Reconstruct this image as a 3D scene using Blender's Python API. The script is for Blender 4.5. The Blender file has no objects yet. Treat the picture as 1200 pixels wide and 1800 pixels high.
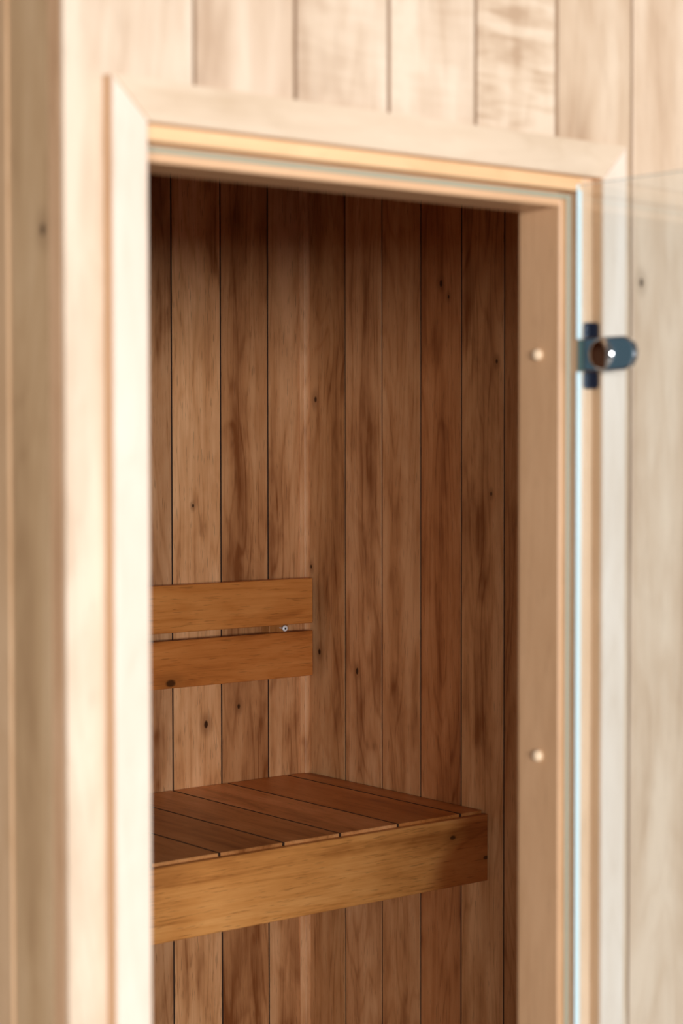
import bpy, bmesh, math, random
from mathutils import Matrix, Vector, Euler

C = bpy.context.scene.collection
scn = bpy.context.scene

# ------------------------------------------------------------------ camera
YAW, PITCH, ROLL = 0.6710, -0.0340, -0.0012
cam_d = bpy.data.cameras.new('camera')
cam = bpy.data.objects.new('camera', cam_d); C.objects.link(cam)
cam_d.sensor_fit = 'VERTICAL'; cam_d.sensor_height = 36.0; cam_d.sensor_width = 24.0
cam_d.lens = 3334.4 / 1800.0 * 36.0
cam_d.clip_start = 0.05
F = Vector((math.sin(YAW) * math.cos(PITCH), math.cos(YAW) * math.cos(PITCH), math.sin(PITCH)))
R = Vector((math.cos(YAW), -math.sin(YAW), 0)); U = R.cross(F)
R2 = R * math.cos(ROLL) + U * math.sin(ROLL); U2 = -R * math.sin(ROLL) + U * math.cos(ROLL)
m3 = Matrix((R2, U2, -F)).transposed()
cam.matrix_world = Matrix.Translation((-1.0141, -1.4993, 1.6382)) @ m3.to_4x4()
cam_d.dof.use_dof = True
cam_d.dof.focus_distance = 3.85
cam_d.dof.aperture_fstop = 4.6
scn.camera = cam

# ------------------------------------------------------------------ world and light
world = bpy.data.worlds.new('room_light'); scn.world = world
world.use_nodes = True
bg = world.node_tree.nodes['Background']
bg.inputs['Color'].default_value = (1.0, 0.97, 0.95, 1)
bg.inputs['Strength'].default_value = 0.12

def area(name, loc, target, sx, sy, power, col):
    d = bpy.data.lights.new(name, 'AREA'); d.shape = 'RECTANGLE'; d.size = sx; d.size_y = sy
    d.energy = power; d.color = col
    o = bpy.data.objects.new(name, d); C.objects.link(o)
    o.location = loc
    o.rotation_euler = (Vector(target) - Vector(loc)).to_track_quat('-Z', 'Y').to_euler()
    return o
area('daylight_window', (-3.5, -6.4, 1.86), (0.3, 0.0, 1.6), 4.4, 1.2, 705, (1.0, 0.975, 0.965))
area('front_fill', (1.6, -6.0, 1.30), (0.3, 0.0, 1.35), 1.8, 1.6, 130, (1.0, 0.98, 0.98))  # added fill with no real opening behind it, brightens the outer front faces

scn.view_settings.view_transform = 'Standard'
scn.view_settings.look = 'None'
scn.view_settings.gamma = 1.0
scn.view_settings.use_curve_mapping = False
scn.view_settings.exposure = 0.0

# ------------------------------------------------------------------ materials
def nt(m):
    m.use_nodes = True
    return m.node_tree.nodes, m.node_tree.links, m.node_tree.nodes['Principled BSDF']

def wood(name, light, mid, dark, rough=0.5, ring=1.0, pore=0.6, mottle=0.5, coat=0.0, fibre=0.35, bump=0.25):
    m = bpy.data.materials.new(name); N, L, P = nt(m)
    def n(t, **k):
        x = N.new(t)
        for a, b in k.items(): setattr(x, a, b)
        return x
    def math_(op, a, b=None, c=None, clamp=False):
        x = n('ShaderNodeMath', operation=op, use_clamp=clamp)
        for i, v in enumerate((a, b, c)):
            if v is None: continue
            if isinstance(v, (int, float)): x.inputs[i].default_value = v
            else: L.new(v, x.inputs[i])
        return x.outputs[0]
    tc = n('ShaderNodeTexCoord')
    seed = n('ShaderNodeAttribute', attribute_type='OBJECT', attribute_name='grain_seed')
    off = n('ShaderNodeVectorMath', operation='SCALE'); off.inputs[0].default_value = (3.7, 5.3, 11.1)
    L.new(seed.outputs['Fac'], off.inputs['Scale'])
    add = n('ShaderNodeVectorMath', operation='ADD')
    L.new(tc.outputs['Object'], add.inputs[0]); L.new(off.outputs[0], add.inputs[1])
    def noise(sc, scale=1.0, detail=3.0, rough_=0.5, dist=0.0):
        mp = n('ShaderNodeMapping'); mp.inputs['Scale'].default_value = sc
        L.new(add.outputs[0], mp.inputs['Vector'])
        t = n('ShaderNodeTexNoise'); t.inputs['Scale'].default_value = scale
        t.inputs['Detail'].default_value = detail; t.inputs['Roughness'].default_value = rough_
        t.inputs['Distortion'].default_value = dist
        L.new(mp.outputs[0], t.inputs['Vector'])
        return t.outputs['Fac']
    def ramp(v, a, b, lo=0.0, hi=1.0):
        x = n('ShaderNodeMapRange', interpolation_type='SMOOTHSTEP')
        L.new(v, x.inputs['Value'])
        x.inputs['From Min'].default_value = a; x.inputs['From Max'].default_value = b
        x.inputs['To Min'].default_value = lo; x.inputs['To Max'].default_value = hi
        return x.outputs['Result']
    big = noise((9, 9, 1.1), 1.0, 2.0, 0.45, 0.3)
    rings = math_('SINE', math_('MULTIPLY', big, 95.0))
    rings = math_('MULTIPLY_ADD', rings, 0.5, 0.5)
    rings = math_('POWER', rings, 5.0)
    fib = noise((330, 330, 7), 1.0, 3.0, 0.6)
    por = ramp(noise((420, 420, 26), 1.0, 2.0, 0.5), 0.60, 0.72)
    mot = noise((13, 13, 4.0), 1.0, 3.0, 0.55, 0.6)
    zone = noise((24, 24, 0.9), 1.0, 1.0, 0.5)
    burl = noise((30, 30, 9), 1.0, 3.0, 0.55, 0.8)
    curl = noise((14, 14, 75), 1.0, 2.0, 0.5, 0.5)
    ca = n('ShaderNodeAttribute', attribute_type='OBJECT', attribute_name='curl')
    # brightness driver
    v = math_('MULTIPLY_ADD', math_('SUBTRACT', mot, 0.5), 1.5 * mottle, 0.5)
    v = math_('MULTIPLY_ADD', math_('SUBTRACT', zone, 0.5), 1.3 * mottle, v)
    v = math_('MULTIPLY_ADD', math_('SUBTRACT', burl, 0.5), 0.6 * mottle, v)
    v = math_('MULTIPLY_ADD', math_('SUBTRACT', curl, 0.5), ca.outputs['Fac'], v)
    v = math_('MULTIPLY_ADD', rings, -0.22 * ring, v)
    v = math_('MULTIPLY_ADD', math_('SUBTRACT', fib, 0.5), 1.3 * fibre, v)
    cr = n('ShaderNodeValToRGB'); L.new(math_('ADD', v, 0.06, clamp=True), cr.inputs['Fac'])
    e = cr.color_ramp.elements
    e[0].position = 0.08; e[0].color = (*dark, 1); e[1].position = 0.88; e[1].color = (*light, 1)
    k = e.new(0.48); k.color = (*mid, 1)
    tone = n('ShaderNodeAttribute', attribute_type='OBJECT', attribute_name='tone')
    mul = n('ShaderNodeMix', data_type='RGBA', blend_type='MULTIPLY'); mul.inputs[0].default_value = 1.0
    L.new(cr.outputs['Color'], mul.inputs[6]); L.new(tone.outputs['Color'], mul.inputs[7])
    pm = n('ShaderNodeMix', data_type='RGBA', blend_type='MIX')
    L.new(math_('MULTIPLY', por, pore), pm.inputs[0]); L.new(mul.outputs[2], pm.inputs[6])
    pm.inputs[7].default_value = (*[c * 0.45 for c in dark], 1)
    col = pm.outputs[2]
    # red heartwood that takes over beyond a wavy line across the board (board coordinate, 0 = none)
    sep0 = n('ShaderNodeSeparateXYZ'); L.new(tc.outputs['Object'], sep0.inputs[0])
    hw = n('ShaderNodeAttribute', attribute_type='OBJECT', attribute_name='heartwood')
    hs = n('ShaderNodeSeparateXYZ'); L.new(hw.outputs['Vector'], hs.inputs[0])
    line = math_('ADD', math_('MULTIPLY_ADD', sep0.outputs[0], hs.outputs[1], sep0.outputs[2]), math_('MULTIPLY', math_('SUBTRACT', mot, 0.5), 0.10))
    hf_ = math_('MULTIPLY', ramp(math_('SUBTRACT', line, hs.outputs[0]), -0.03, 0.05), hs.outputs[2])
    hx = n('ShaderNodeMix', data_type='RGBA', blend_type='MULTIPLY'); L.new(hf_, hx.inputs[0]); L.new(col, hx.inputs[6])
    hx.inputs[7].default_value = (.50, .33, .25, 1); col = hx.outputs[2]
    # knots: dark eye and a softer halo, given per board in board coordinates
    sep = n('ShaderNodeSeparateXYZ'); L.new(tc.outputs['Object'], sep.inputs[0])
    for kn in ('knot_a', 'knot_b', 'knot_c'):
        at = n('ShaderNodeAttribute', attribute_type='OBJECT', attribute_name=kn)
        s2 = n('ShaderNodeSeparateXYZ'); L.new(at.outputs['Vector'], s2.inputs[0])
        dx = math_('SUBTRACT', sep.outputs[0], s2.outputs[0])
        dz = math_('MULTIPLY', math_('SUBTRACT', sep.outputs[2], s2.outputs[1]), 0.62)
        d = math_('SQRT', math_('ADD', math_('MULTIPLY', dx, dx), math_('MULTIPLY', dz, dz)))
        rr = math_('MAXIMUM', s2.outputs[2], 0.00001)
        d = math_('DIVIDE', d, rr)
        d = math_('ADD', d, math_('MULTIPLY', math_('SUBTRACT', burl, 0.5), 1.6))
        eye = ramp(d, 0.55, 1.1, 1.0, 0.0); halo = ramp(d, 1.0, 4.0, 0.45, 0.0)
        on = math_('GREATER_THAN', s2.outputs[2], 0.0002)
        for f_, c_ in ((halo, [c * 0.75 for c in dark]), (eye, [c * 0.22 for c in dark])):
            x = n('ShaderNodeMix', data_type='RGBA', blend_type='MIX')
            L.new(math_('MULTIPLY', f_, on), x.inputs[0]); L.new(col, x.inputs[6])
            x.inputs[7].default_value = (*c_, 1); col = x.outputs[2]
    L.new(col, P.inputs['Base Color'])
    P.inputs['Roughness'].default_value = rough
    P.inputs['Specular IOR Level'].default_value = 0.35
    P.inputs['Coat Weight'].default_value = coat; P.inputs['Coat Roughness'].default_value = 0.35
    bp = n('ShaderNodeBump'); bp.inputs['Strength'].default_value = bump; bp.inputs['Distance'].default_value = 0.0006
    L.new(math_('ADD', fib, math_('MULTIPLY', por, -0.8)), bp.inputs['Height']); L.new(bp.outputs[0], P.inputs['Normal'])
    return m

def plain(name, col, rough=0.5, metal=0.0, spec=0.5, var=0.08):
    m = bpy.data.materials.new(name); N, L, P = nt(m)
    t = N.new('ShaderNodeTexNoise'); t.inputs['Scale'].default_value = 60; t.inputs['Detail'].default_value = 3
    mr = N.new('ShaderNodeMapRange'); mr.inputs['To Min'].default_value = 1 - var; mr.inputs['To Max'].default_value = 1 + var
    L.new(t.outputs['Fac'], mr.inputs['Value'])
    x = N.new('ShaderNodeMix'); x.data_type = 'RGBA'; x.blend_type = 'MULTIPLY'; x.inputs[0].default_value = 1
    x.inputs[6].default_value = (*col, 1); L.new(mr.outputs[0], x.inputs[7]); L.new(x.outputs[2], P.inputs['Base Color'])
    P.inputs['Roughness'].default_value = rough; P.inputs['Metallic'].default_value = metal
    P.inputs['Specular IOR Level'].default_value = spec
    return m

M = {}
M['pale'] = wood('pale_alder', (.72, .585, .45), (.615, .47, .34), (.46, .32, .215), rough=.42, ring=.5, pore=.15, mottle=.85, fibre=.14, bump=.1)
M['casing'] = wood('pale_casing_wood', (.78, .67, .56), (.69, .57, .455), (.55, .42, .30), rough=.42, ring=.35, pore=.1, mottle=.6, fibre=.1, bump=.08)
M['jamb'] = wood('warm_shaded_jamb_wood', (.66, .41, .235), (.55, .325, .175), (.41, .225, .11), rough=.4, ring=.3, pore=.2, mottle=.4, fibre=.15, bump=.1)  # darkened: shade of the left-facing jamb faces is put into the colour
M['side'] = wood('shaded_side_alder', (.68, .46, .275), (.56, .35, .19), (.38, .215, .105), rough=.45, ring=.4, pore=.15, mottle=.6, fibre=.12, bump=.1)  # darker copy of the pale alder, holding the side wall's shade
M['inner'] = wood('warm_lit_alder', (.75, .42, .205), (.58, .28, .115), (.26, .088, .024), rough=.5, ring=.7, pore=.4, mottle=.8, fibre=.32)  # redder than the outer alder: warm inside light put into the colour
M['bench'] = wood('heat_treated_alder', (.88, .43, .14), (.72, .305, .080), (.36, .115, .022), rough=.42, ring=.5, pore=.4, mottle=.65, fibre=.35)
M['gap_shade'] = plain('slat_gap_shade', (.07, .03, .012), .8)  # shade between the bench slats, put into the colour of their sides
M['backing'] = plain('dark_backing_board', (.03, .013, .006), .8)
M['backing_pale'] = plain('pale_tongue_board', (.25, .15, .085), .7)
M['lining'] = wood('inner_lining_wood', (.50, .275, .165), (.36, .17, .088), (.17, .062, .025), ring=.6)
M['seal'] = plain('grey_green_rubber', (.36, .36, .27), .45)
M['plug'] = plain('pale_wood_plug', (.80, .60, .40), .45)
M['black'] = plain('blue_black_metal', (.012, .022, .045), .3, .6)
M['gasket'] = plain('teal_grey_gasket', (.13, .24, .24), .3)
M['slate'] = plain('slate_metal', (.075, .14, .185), .45, .2)
M['chrome'] = plain('polished_chrome', (.78, .80, .83), .10, 1.0, var=.02)
M['zinc'] = plain('zinc_steel', (.93, .95, .97), .35, .1)
M['hole'] = plain('dark_socket', (.01, .02, .03), .6)
M['stone'] = plain('pale_stone_floor', (.48, .44, .39), .5)

gm = bpy.data.materials.new('clear_glass'); N, L, P = nt(gm); N.remove(P)
out = N['Material Output']; tr = N.new('ShaderNodeBsdfTransparent'); tr.inputs[0].default_value = (.958, .985, 1.0, 1)
gl = N.new('ShaderNodeBsdfGlossy'); gl.inputs['Roughness'].default_value = 0.02; gl.inputs['Color'].default_value = (1, 1, 1, 1)
fr = N.new('ShaderNodeFresnel'); 
geo = N.new('ShaderNodeNewGeometry'); io = N.new('ShaderNodeMapRange')      # same reflectance on both faces of the thin pane
io.inputs['To Min'].default_value = 1.5; io.inputs['To Max'].default_value = 1 / 1.5
L.new(geo.outputs['Backfacing'], io.inputs['Value']); L.new(io.outputs[0], fr.inputs['IOR'])
mx = N.new('ShaderNodeMixShader'); L.new(fr.outputs[0], mx.inputs[0]); L.new(tr.outputs[0], mx.inputs[1]); L.new(gl.outputs[0], mx.inputs[2])
L.new(mx.outputs[0], out.inputs['Surface']); M['glass'] = gm
ge = bpy.data.materials.new('glass_edge'); N, L, P = nt(ge)
P.inputs['Base Color'].default_value = (.66, .84, .88, 1); P.inputs['Roughness'].default_value = .15
P.inputs['Specular IOR Level'].default_value = .8; M['glass_edge'] = ge

# ------------------------------------------------------------------ helpers
rnd = random.Random(11)
MESH = {}
def box_mesh(w, t, l, c):
    key = (round(w, 5), round(t, 5), round(l, 5), round(c, 5))
    if key in MESH: return MESH[key]
    bm = bmesh.new(); bmesh.ops.create_cube(bm, size=1.0)
    bmesh.ops.scale(bm, vec=(w, t, l), verts=bm.verts)
    if c > 0:
        bmesh.ops.bevel(bm, geom=bm.edges[:], offset=c, segments=1, affect='EDGES', profile=.5)
    me = bpy.data.meshes.new('board'); bm.to_mesh(me); bm.free(); MESH[key] = me
    return me
ROT = {'z': Matrix.Identity(3),                                        # width x, thickness y, length z
       'zy': Matrix(((0, 1, 0), (1, 0, 0), (0, 0, -1))),                # width y, thickness x, length z
       'x': Matrix(((0, 0, 1), (0, 1, 0), (-1, 0, 0))),                 # width z, thickness y, length x
       'xz': Matrix(((0, 0, 1), (1, 0, 0), (0, 1, 0))),                 # width y, thickness z, length x
       'y': Matrix(((1, 0, 0), (0, 0, 1), (0, -1, 0)))}                 # width x, thickness z, length y
def put(o, parent):
    C.objects.link(o)
    if parent: o.parent = parent
    return o
def feature(o, tone=None, seed=None, knots=()):
    o['grain_seed'] = float(seed if seed is not None else rnd.uniform(0, 9))
    t = tone or (1, 1, 1)
    o['tone'] = [float(a) for a in t]; o['heartwood'] = [0.0, 0.0, 0.0]; o['curl'] = 0.0
    for k, kn in zip(('knot_a', 'knot_b', 'knot_c'), list(knots) + [(0, 0, 0)] * 3): o[k] = [float(a) for a in kn]
def board(name, parent, lo, hi, axis, mat, c=.001, tone=None, seed=None, knots=()):
    """a chamfered board filling lo..hi in world space; knots are world points (x, y, z, radius)"""
    lo = Vector(lo); hi = Vector(hi); Rm = ROT[axis]
    s = hi - lo; ls = Rm.transposed() @ s; ls = Vector([abs(a) for a in ls])
    me = box_mesh(ls.x, ls.y, ls.z, c)
    key = (me.name, mat.name)
    if not me.materials: me.materials.append(mat)
    elif me.materials[0] != mat:
        k2 = ('m',) + key
        if k2 not in MESH:
            MESH[k2] = me.copy(); MESH[k2].materials.clear(); MESH[k2].materials.append(mat)
        me = MESH[k2]
    o = bpy.data.objects.new(name, me); put(o, parent)
    ctr = (lo + hi) / 2
    o.matrix_local = Matrix.Translation(ctr - (parent.location if parent else Vector())) @ Rm.to_4x4()
    kl = []
    for kx, ky, kz, kr in knots:
        p = Rm.transposed() @ (Vector((kx, ky, kz)) - ctr); kl.append((p.x, p.z, kr * 1.35))
    feature(o, tone, seed, kl)
    return o
def mesh_obj(name, bm, mat, parent, smooth=False, mats=None):
    me = bpy.data.meshes.new(name); bm.to_mesh(me); bm.free()
    for mm in (mats or [mat]): me.materials.append(mm)
    if smooth:
        for p in me.polygons: p.use_smooth = True
    o = bpy.data.objects.new(name, me); put(o, parent)
    if parent: o.location = -parent.location
    feature(o)
    return o
def empty(name, loc=(0, 0, 0), label=None, cat=None, kind=None):
    o = bpy.data.objects.new(name, None); C.objects.link(o); o.location = loc; o.empty_display_size = .1
    if label: o['label'] = label
    if cat: o['category'] = cat
    if kind: o['kind'] = kind
    return o
def prism(pts, d0, d1):
    """polygon pts (x, z) extruded between y=d0 and y=d1"""
    bm = bmesh.new()
    a = [bm.verts.new((x, d0, z)) for x, z in pts]; b = [bm.verts.new((x, d1, z)) for x, z in pts]
    bm.faces.new(a); bm.faces.new(b[::-1])
    for i in range(len(pts)):
        j = (i + 1) % len(pts); bm.faces.new((a[j], a[i], b[i], b[j]))
    bmesh.ops.recalc_face_normals(bm, faces=bm.faces)
    return bm
def tonev(a=.08, w=.03):
    g = 1 + rnd.uniform(-a, a); return (g * (1 + rnd.uniform(-w, w)), g, g * (1 + rnd.uniform(-w, w)))

# ------------------------------------------------------------------ dimensions
P_ = .12
TOP = 2.42                      # outside cladding height
CEIL = 2.34                     # inside ceiling
XL, XR, ZT, W = -.1007, .5756, 1.9772, .0388       # door casing, outer faces and width
CT = .015
OX0, OX1, OZ = XL + W, XR - W, ZT - W              # casing inner edges
CORN = -.1420                   # outer corner of the cladding
XC, YB = 1.4435, 1.7124         # inner right wall, inner back wall
INL, INF = -.075, .085          # inner left wall, inner face of the front wall
PI_ = .0016
PT = .0045                       # cladding thickness
GAP = .0052

# ------------------------------------------------------------------ setting
floor = empty('floor', kind='structure')
board('slab', floor, (-2.6, -2.6, -.08), (2.2, 2.4, 0), 'y', M['stone'], c=0)

wf = empty('wall_front', (0, 0, 0), kind='structure')
# core of the front wall around the opening
board('backing_panel', wf, (CORN + .02, PT, 0), (OX0 - .012, INF, TOP), 'z', M['backing_pale'], c=0)
board('backing_panel', wf, (OX1 + .012, PT, 0), (1.62, INF, TOP), 'z', M['backing_pale'], c=0)
board('backing_panel', wf, (OX0 - .012, PT, OZ + .012), (OX1 + .012, INF, TOP), 'x', M['backing_pale'], c=0)
xs = [CORN] + [k * P_ for k in range(0, 14)]
tones = {0: (1.0, 1.0, 1.0), 1: (.99, .97, .96), 2: (1.04, 1.05, 1.06), 3: (1.02, 1.02, 1.02), 4: (1.02, 1.01, .99), 5: (.97, .94, .90), 6: (.98, .94, .90)}
for i in range(len(xs) - 1):
    x0, x1 = xs[i], xs[i + 1]
    if i > 0: x0 += GAP / 2
    x1 -= GAP / 2
    z0 = 0.0
    kn = [(.6165, 0, 1.827, .0028)] if i == 6 else ()
    if x1 > OX0 and x0 < OX1:
        # a board beside the opening keeps its full length, notched by the frame
        if x0 < OX0 - .02:
            bm = prism([(x0, 0), (OX0 - .012, 0), (OX0 - .012, OZ + .012), (x1, OZ + .012), (x1, TOP), (x0, TOP)], 0, PT)
            o = mesh_obj('plank', bm, M['pale'], wf); feature(o, tones.get(i), seed=2.3)
            continue
        if x1 > OX1 + .02:
            bm = prism([(x0, OZ + .012), (OX1 + .012, OZ + .012), (OX1 + .012, 0), (x1, 0), (x1, TOP), (x0, TOP)], 0, PT)
            o = mesh_obj('plank', bm, M['pale'], wf); feature(o, tones.get(i), seed=5.1)
            continue
        z0 = OZ + .012
    pk = board('plank', wf, (x0, 0, z0), (x1, PT, TOP), 'z', M['pale'], c=.0012, tone=tones.get(i) or tonev(.04), knots=kn)
    pk['curl'] = 1.6 if i == 4 else (.45 if i in (2, 3) else 0.0)

wl = empty('wall_left', (0, 0, 0), kind='structure')
board('backing_panel', wl, (CORN + PT + .004, PT + .001, 0), (INL - .005, 2.0, TOP), 'zy', M['backing_pale'], c=0)
ys = [.0145, .0300, .1085, .1870, .2655, .344] + [.344 + .12 * k for k in range(1, 14)]
board('corner_batten', wl, (CORN, PT + .0006, 0), (CORN + .016, .0275, TOP), 'zy', M['side'], c=.001, tone=(1.08, 1.02, 1.04))
for i in range(1, len(ys) - 1):
    kn = [(CORN, .0445, 1.839, .0035)] if i == 1 else ()
    board('plank', wl, (CORN + .003, ys[i] + .0035, 0), (CORN + .016, ys[i + 1] - .0035, TOP), 'zy', M['side'], c=.0008, tone=tonev(.05), knots=kn)
board('lining', wl, (INL - .005, INF, 0), (INL, YB, CEIL), 'zy', M['lining'], c=0)

wb = empty('wall_back', (0, 0, 0), kind='structure')
board('backing_panel', wb, (CORN + .02, YB + PI_, 0), (1.62, YB + .08, TOP), 'z', M['backing'], c=0)
edges = [XC - .1043 - .12 * k for k in range(-1, 13)]
edges[0] = XC
g2 = .0038
bt = [(.98, .95, .93), (1.12, 1.10, 1.10), (1.42, 1.42, 1.42), (1.12, 1.14, 1.18)]
for i in range(len(edges) - 1):
    x1, x0 = edges[i] - (g2 / 2 if i else 0), max(edges[i + 1] + g2 / 2, INL)
    if x1 <= INL + .01: break
    kn = [(1.180, YB, 1.070, .0042), (1.15, YB, 1.52, .002)] if i == 2 else ([(1.262, YB, 1.10, .003)] if i == 1 else ())
    board('plank', wb, (x0, YB, 0), (x1, YB + PI_, CEIL), 'z', M['inner'], c=.0003,
          tone=[(1.12, 1.12, 1.14), (1.02, .98, .95), (1.30, 1.34, 1.38), (.98, 1.0, 1.05)][i] if i < 4 else tonev(.12), knots=kn, seed=[4.1, 7.7, 1.3, 6.2][i] if i < 4 else None)

wr = empty('wall_right', (0, 0, 0), kind='structure')
board('backing_panel', wr, (XC + PI_, INF, 0), (1.62, YB + PI_, TOP), 'zy', M['backing'], c=0)
e2 = [YB] + [YB - .0078 - .12 * k for k in range(1, 15)]
rt = [(.88, .86, .80), (1.0, 1.0, 1.02), (.95, .90, .86), (.86, .68, .55), (1.04, 1.0, .95), (.86, .76, .66)]
kr = {0: [(XC, 1.672, 1.205, .0035), (XC, 1.70, 1.385, .0025), (XC, 1.684, 1.74, .004)], 1: [(XC, 1.545, 1.175, .003)], 3: [(XC, 1.262, 1.93, .002), (XC, 1.284, 1.957, .003)],
      4: [(XC, 1.125, 1.80, .0025), (XC, 1.14, 1.55, .002)], 5: [(XC, 1.03, 2.00, .003)]}
for i in range(len(e2) - 1):
    y1, y0 = e2[i] - (g2 / 2 if i else 0), max(e2[i + 1] + g2 / 2, INF)
    if y1 < INF + .01: break
    board('plank', wr, (XC, y0, 0), (XC + PI_, y1, CEIL), 'zy', M['inner'], c=.0003,
          tone=rt[i] if i < 6 else tonev(.1), knots=kr.get(i, ()), seed=[3.3, 8.1, 0.7, 5.6, 2.9, 6.6][i] if i < 6 else None)

ce = empty('ceiling', (0, 0, 0), kind='structure')
board('backing_panel', ce, (CORN + .02, PT, TOP), (1.62, YB + .08, TOP + .04), 'y', M['backing'], c=0)
k = 0; x = INL
while x < XC - .01:
    board('plank', ce, (x, INF, CEIL), (min(x + P_ - g2, XC), YB, CEIL + PT), 'y', M['inner'], c=.0008, tone=tonev(.1)); x += P_

t1 = empty('trim_1', (0, 0, 0), kind='structure')
bm = bmesh.new()                                     # upright corner moulding with a rounded nose
prof = [(XC, YB)] + [(XC, YB - .008)] + [(XC - .010 * math.sin(a) - .004, YB - .004 - .005 * math.cos(a)) for a in [0, .4, .8, 1.2, math.pi / 2]] + [(XC - .0225, YB - .003), (XC - .0225, YB)]
a = [bm.verts.new((p[0], p[1], .0)) for p in prof]; b = [bm.verts.new((p[0], p[1], CEIL)) for p in prof]
bm.faces.new(a); bm.faces.new(b[::-1])
for i in range(len(prof)):
    j = (i + 1) % len(prof); bm.faces.new((a[i], a[j], b[j], b[i]))
bmesh.ops.recalc_face_normals(bm, faces=bm.faces)
o = mesh_obj('corner_moulding', bm, M['inner'], t1); feature(o, (1.22, 1.26, 1.35), 3.9)

# ------------------------------------------------------------------ door frame
dr = empty('door_1', (0, 0, 0), kind='structure')
def slab_casing(pts, tone, seed, axis):
    bm = prism(pts, -CT, 0)
    bmesh.ops.bevel(bm, geom=[e for e in bm.edges if all(abs(v.co.y + CT) < 1e-6 for v in e.verts)], offset=.0012, segments=2, affect='EDGES')
    for f in bm.faces:
        if abs(f.normal.y) < .3: f.material_index = 1    # edges in darker wood: their shade is put into the colour
    if axis == 'x':                                   # grain runs along x: swap into board axes
        o = mesh_obj('casing', bm, None, dr, mats=[M['casing'], M['jamb']])
        o.data.transform(ROT['x'].transposed().to_4x4()); o.matrix_local = ROT['x'].to_4x4()
    else:
        o = mesh_obj('casing', bm, None, dr, mats=[M['casing'], M['jamb']])
    feature(o, tone, seed)
slab_casing([(XL, 0), (OX0, 0), (OX0, OZ), (XL, ZT)], (1.02, 1.03, 1.05), 1.2, 'z')
slab_casing([(OX1, 0), (XR, 0), (XR, ZT), (OX1, OZ)], (1.04, 1.05, 1.06), 6.2, 'z')
slab_casing([(XL, ZT), (OX0, OZ), (OX1, OZ), (XR, ZT)], (.95, .90, .82), 3.2, 'x')
J1, J1l, ZJ = OX1 - .0165, OX0 + .008, OZ - .0145      # jamb lining, flush with the cladding
S1, S1l, ZS = J1 - .0165, OX0 + .016, ZJ - .0165       # door stop
YS, YE = .0185, .0860
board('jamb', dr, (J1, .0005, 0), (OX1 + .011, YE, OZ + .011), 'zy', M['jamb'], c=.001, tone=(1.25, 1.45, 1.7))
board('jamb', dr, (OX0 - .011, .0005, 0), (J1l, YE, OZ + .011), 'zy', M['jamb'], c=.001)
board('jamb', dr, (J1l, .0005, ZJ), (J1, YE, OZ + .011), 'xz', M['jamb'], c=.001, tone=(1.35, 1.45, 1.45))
r0 = board('door_stop', dr, (S1, YS, 0), (J1, YE, ZJ), 'zy', M['jamb'], c=.0022, tone=(1.0, 1.0, 1.0))
board('door_stop', dr, (J1l, YS, 0), (S1l, YE, ZJ), 'zy', M['jamb'], c=.0022)
board('door_stop', dr, (S1l, YS, ZS), (S1, YE, ZJ), 'xz', M['jamb'], c=.0022, tone=(1.12, 1.15, 1.2))
sw = .0055
board('rubber_seal', dr, (J1 - .0025 - sw, YS - .0035, 0), (J1 - .0025, YS, ZJ - .0025), 'zy', M['seal'], c=.0012)
board('rubber_seal', dr, (J1l + .0015, YS - .0035, 0), (J1l + .0015 + sw, YS, ZJ - .0025), 'zy', M['seal'], c=.0012)
board('rubber_seal', dr, (J1l + .0015 + sw, YS - .0035, ZJ - .0025 - sw), (J1 - .0025 - sw, YS, ZJ - .0025), 'xz', M['seal'], c=.0012)
def disc_x(cx, cy, cz, r, prof, seg=24):
    """turned piece with its axis along x; prof = [(x offset, radius)]"""
    bm = bmesh.new(); rings = []
    for dx, rr in prof:
        if rr < 1e-6: rings.append([bm.verts.new((cx + dx, cy, cz))])
        else: rings.append([bm.verts.new((cx + dx, cy + rr * math.cos(2 * math.pi * i / seg), cz + rr * math.sin(2 * math.pi * i / seg))) for i in range(seg)])
    for A, B in zip(rings, rings[1:]):
        for i in range(seg):
            j = (i + 1) % seg
            if len(A) == 1: bm.faces.new((A[0], B[i], B[j]))
            elif len(B) == 1: bm.faces.new((A[i], B[0], A[j]))
            else: bm.faces.new((A[i], B[i], B[j], A[j]))
    bmesh.ops.recalc_face_normals(bm, faces=bm.faces)
    return bm
for (py, pz) in ((.0530, 1.7432), (.0512, 1.2860)):
    bm = disc_x(S1, py, pz, .007, [(.003, .0068), (-.0010, .0068), (-.0042, .0062), (-.0062, .0042), (-.007, 0)])
    o = mesh_obj('wood_plug', bm, M['plug'], dr, smooth=True); o['label'] = 'pale domed wooden plug'

# ------------------------------------------------------------------ glass door
HX, HY = .5155, .0005
gd = empty('glass_door', (HX, HY, 0.0), 'open frameless clear glass sauna door hinged on the right jamb', 'door')
TH = 1.5148
ux = Vector((math.cos(TH), -math.sin(TH), 0)); nx = Vector((math.sin(TH), math.cos(TH), 0))   # along the pane, across it (+x side)
gd.rotation_euler = (0, 0, math.atan2(ux.y, ux.x))      # local x runs along the pane, local y to its +x side
GT, GWID, GTOP = .008, .60, 1.9305
nz0, nz1, nd = 1.7225, 1.7585, .020                     # notch cut for the hinge
def lprism(pts, y0, y1):
    return prism(pts, y0, y1)
bm = prism([(0, .012), (GWID, .012), (GWID, GTOP), (0, GTOP), (0, nz1), (nd, nz1), (nd, nz0), (0, nz0)], -GT / 2, GT / 2)
for f in bm.faces: f.material_index = 0 if abs(f.normal.y) > .9 else 1
o = mesh_obj('pane', bm, None, gd, mats=[M['glass'], M['glass_edge']]); o.location = (0, 0, 0)
def lobj(name, bm, mat, parent, smooth=False):
    o = mesh_obj(name, bm, mat, parent, smooth); o.location = (0, 0, 0); return o
HZ = 1.7405
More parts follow.
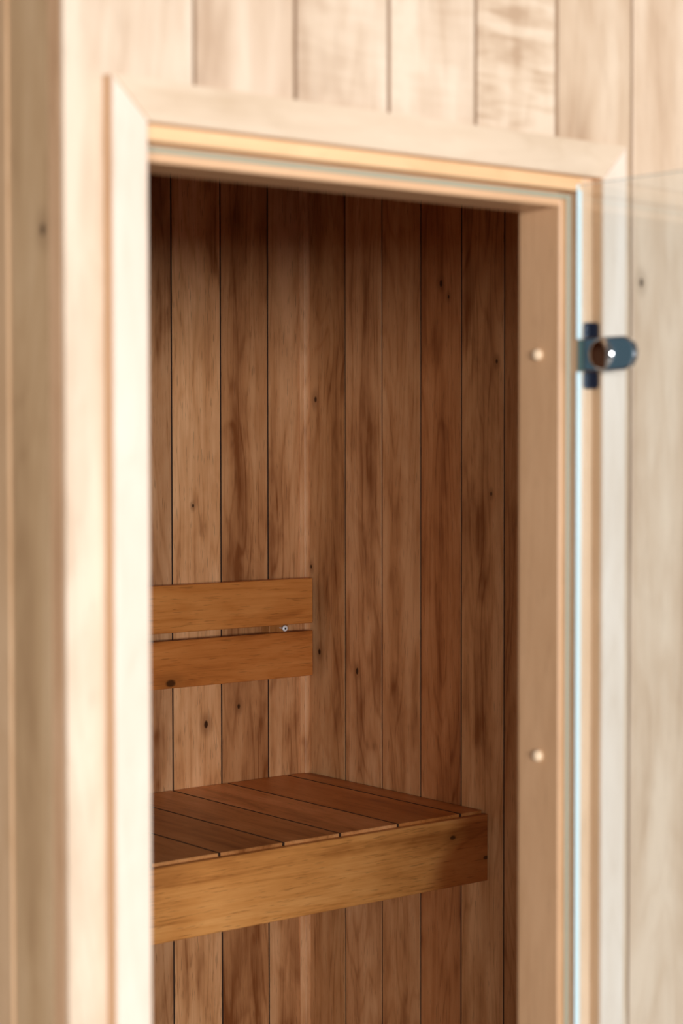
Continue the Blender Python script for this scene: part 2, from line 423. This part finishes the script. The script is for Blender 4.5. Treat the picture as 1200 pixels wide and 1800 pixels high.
hg = empty('hinge', (0, 0, 0)); hg.parent = gd; del_l = None
def race(x0, x1, r, cz, seg=14):
    p = [(x0, cz - r), (x1 - r, cz - r)]
    p += [(x1 - r + r * math.sin(t), cz - r * math.cos(t)) for t in [math.pi * i / seg for i in range(1, seg)]]
    p += [(x1 - r, cz + r), (x0, cz + r)]
    return p
def bev(bm, off, seg=2):
    es = [e for e in bm.edges if len(e.link_faces) == 2 and e.calc_face_angle() > .6]
    bmesh.ops.bevel(bm, geom=es, offset=off, segments=seg, affect='EDGES')
    return bm
for s in (-1, 1):
    e_ = .0885 if s < 0 else .0640
    lobj('clamp_plate', bev(prism(race(.016, e_, .0185, HZ), s * .004, s * .0105), .0012), M['chrome'], hg)
    lobj('plate_inlay', prism(race(.018, e_ - .0018, .0170, HZ), s * .0098, s * .0112), M['slate'], hg)
lobj('gasket', prism(race(.002, .0660, .0170, HZ), -.0039, .0039), M['gasket'], hg)
# domed cap at the pivot, on the side of the pane the camera sees
def disc_y(cx, cy, cz, prof, seg=36):
    bm = disc_x(0, 0, 0, 1, prof, seg)
    for v in bm.verts: v.co = Vector((cx + v.co.y, cy + v.co.x, cz + v.co.z))
    bmesh.ops.recalc_face_normals(bm, faces=bm.faces)
    return bm
cap = [(-.0105, .0176)] + [(-.0105 - .0065 * math.sin(t), .0176 * math.cos(t) ** .8) for t in [.15, .35, .6, .85, 1.1, 1.35]] + [(-.0172, 0)]
lobj('dome_cap', disc_y(.0425, 0, HZ, cap), M['chrome'], hg, smooth=True)
lobj('pin', bev(prism([(-.004 + .007 * math.cos(2 * math.pi * i / 16) + .006, HZ * 0 + .007 * math.sin(2 * math.pi * i / 16)) for i in range(16)], -.0045, .0045), .0003), M['chrome'], hg)
pin = [c for c in hg.children if c.name.startswith('pin')][0]
pin.location = (.0005, .010, HZ)
for zz0, zz1 in ((1.7575, 1.7775), (1.7035, 1.7225)):
    bm = prism([(-.0200, zz0), (.0140, zz0), (.0140, zz1), (-.0200, zz1)], .0062, .0195)
    lobj('pivot_block', bev(bm, .002), M['black'], hg)

# ------------------------------------------------------------------ bench
YF, ZB, HF = 1.1458, .9425, .1313
be = empty('upper_bench', (.684, YF, ZB - HF), 'orange-brown wooden sauna bench with slatted top and deep front board', 'bench')
FT = .022
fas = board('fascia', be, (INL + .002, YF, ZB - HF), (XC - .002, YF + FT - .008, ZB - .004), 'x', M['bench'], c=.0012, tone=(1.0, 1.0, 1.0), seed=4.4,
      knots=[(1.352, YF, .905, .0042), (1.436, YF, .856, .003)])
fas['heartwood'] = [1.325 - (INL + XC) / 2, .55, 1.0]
sx = [XC - .003, 1.3835, 1.2290, 1.0930, .9660, .8290, .6900, .5520, .4140, .2760, .1380, 0.0, INL + .002]
st = [(.78, .72, .74), (.84, .74, .70), (1.06, 1.12, 1.5), (.90, .94, 1.2), (.74, .74, .9), (.80, .82, 1.0)]
for i in range(len(sx) - 1):
    sl = board('slat', be, (sx[i + 1] + .0022, YF + .0145, ZB - .0225), (sx[i] - .0022, YB - .004, ZB + .0015), 'y', M['bench'], c=.0005,
          tone=st[i] if i < 6 else (.7, .7, .8))
    sl.data = sl.data.copy(); sl.data.materials.append(M['gap_shade'])      # sides blackened: the gap shade is put into their colour
    for p in sl.data.polygons:
        if abs(p.normal.x) > .3: p.material_index = 1
for yy in (YF + .0225, YB - .06):
    board('support_rail', be, (INL + .002, yy, ZB - .085), (XC - .002, yy + .045, ZB - .0228), 'x', M['bench'], c=.001)

# ------------------------------------------------------------------ backrest
YR = 1.6624
br = empty('backrest', (1.05, YB, 1.158), 'two-board wooden backrest fixed to the back wall above the bench', 'backrest')
RX0, RX1 = .25, 1.4188
board('board', br, (RX0, YR, 1.2690), (RX1, YR + .022, 1.3637), 'x', M['bench'], c=.0012, tone=(.86, .74, .62), seed=1.7)
board('board', br, (RX0, YR, 1.1580), (RX1, YR + .022, 1.2530), 'x', M['bench'], c=.0012, tone=(.82, .66, .54), seed=7.9, knots=[(1.062, YR, 1.168, .006)])
for xx in (1.345, .84, .34):
    board('batten', br, (xx - .024, YR + .022, 1.168), (xx + .024, YB, 1.354), 'z', M['bench'], c=.001, tone=(.6, .55, .55))
    if xx < 1.3: continue
    bm = disc_x(0, 0, 0, 1, [(.018, .0014), (.0, .0014), (.0, .0064), (-.0018, .0062), (-.0026, .0052), (-.0026, .0022)], 24)
    for v in bm.verts: v.co = Vector((xx + .0035 + v.co.y, YR + .0050 + v.co.x, 1.2610 + v.co.z))
    bmesh.ops.recalc_face_normals(bm, faces=bm.faces)
    sc = mesh_obj('screw', bm, M['zinc'], br)
    bm = disc_x(0, 0, 0, 1, [(0, 0), (.0, .0026)], 12)
    for v in bm.verts: v.co = Vector((xx + .0035 + v.co.y, YR + .0026, 1.2610 + v.co.z))
    o = mesh_obj('screw_socket', bm, M['hole'], sc)
    o.location = (0, 0, 0)
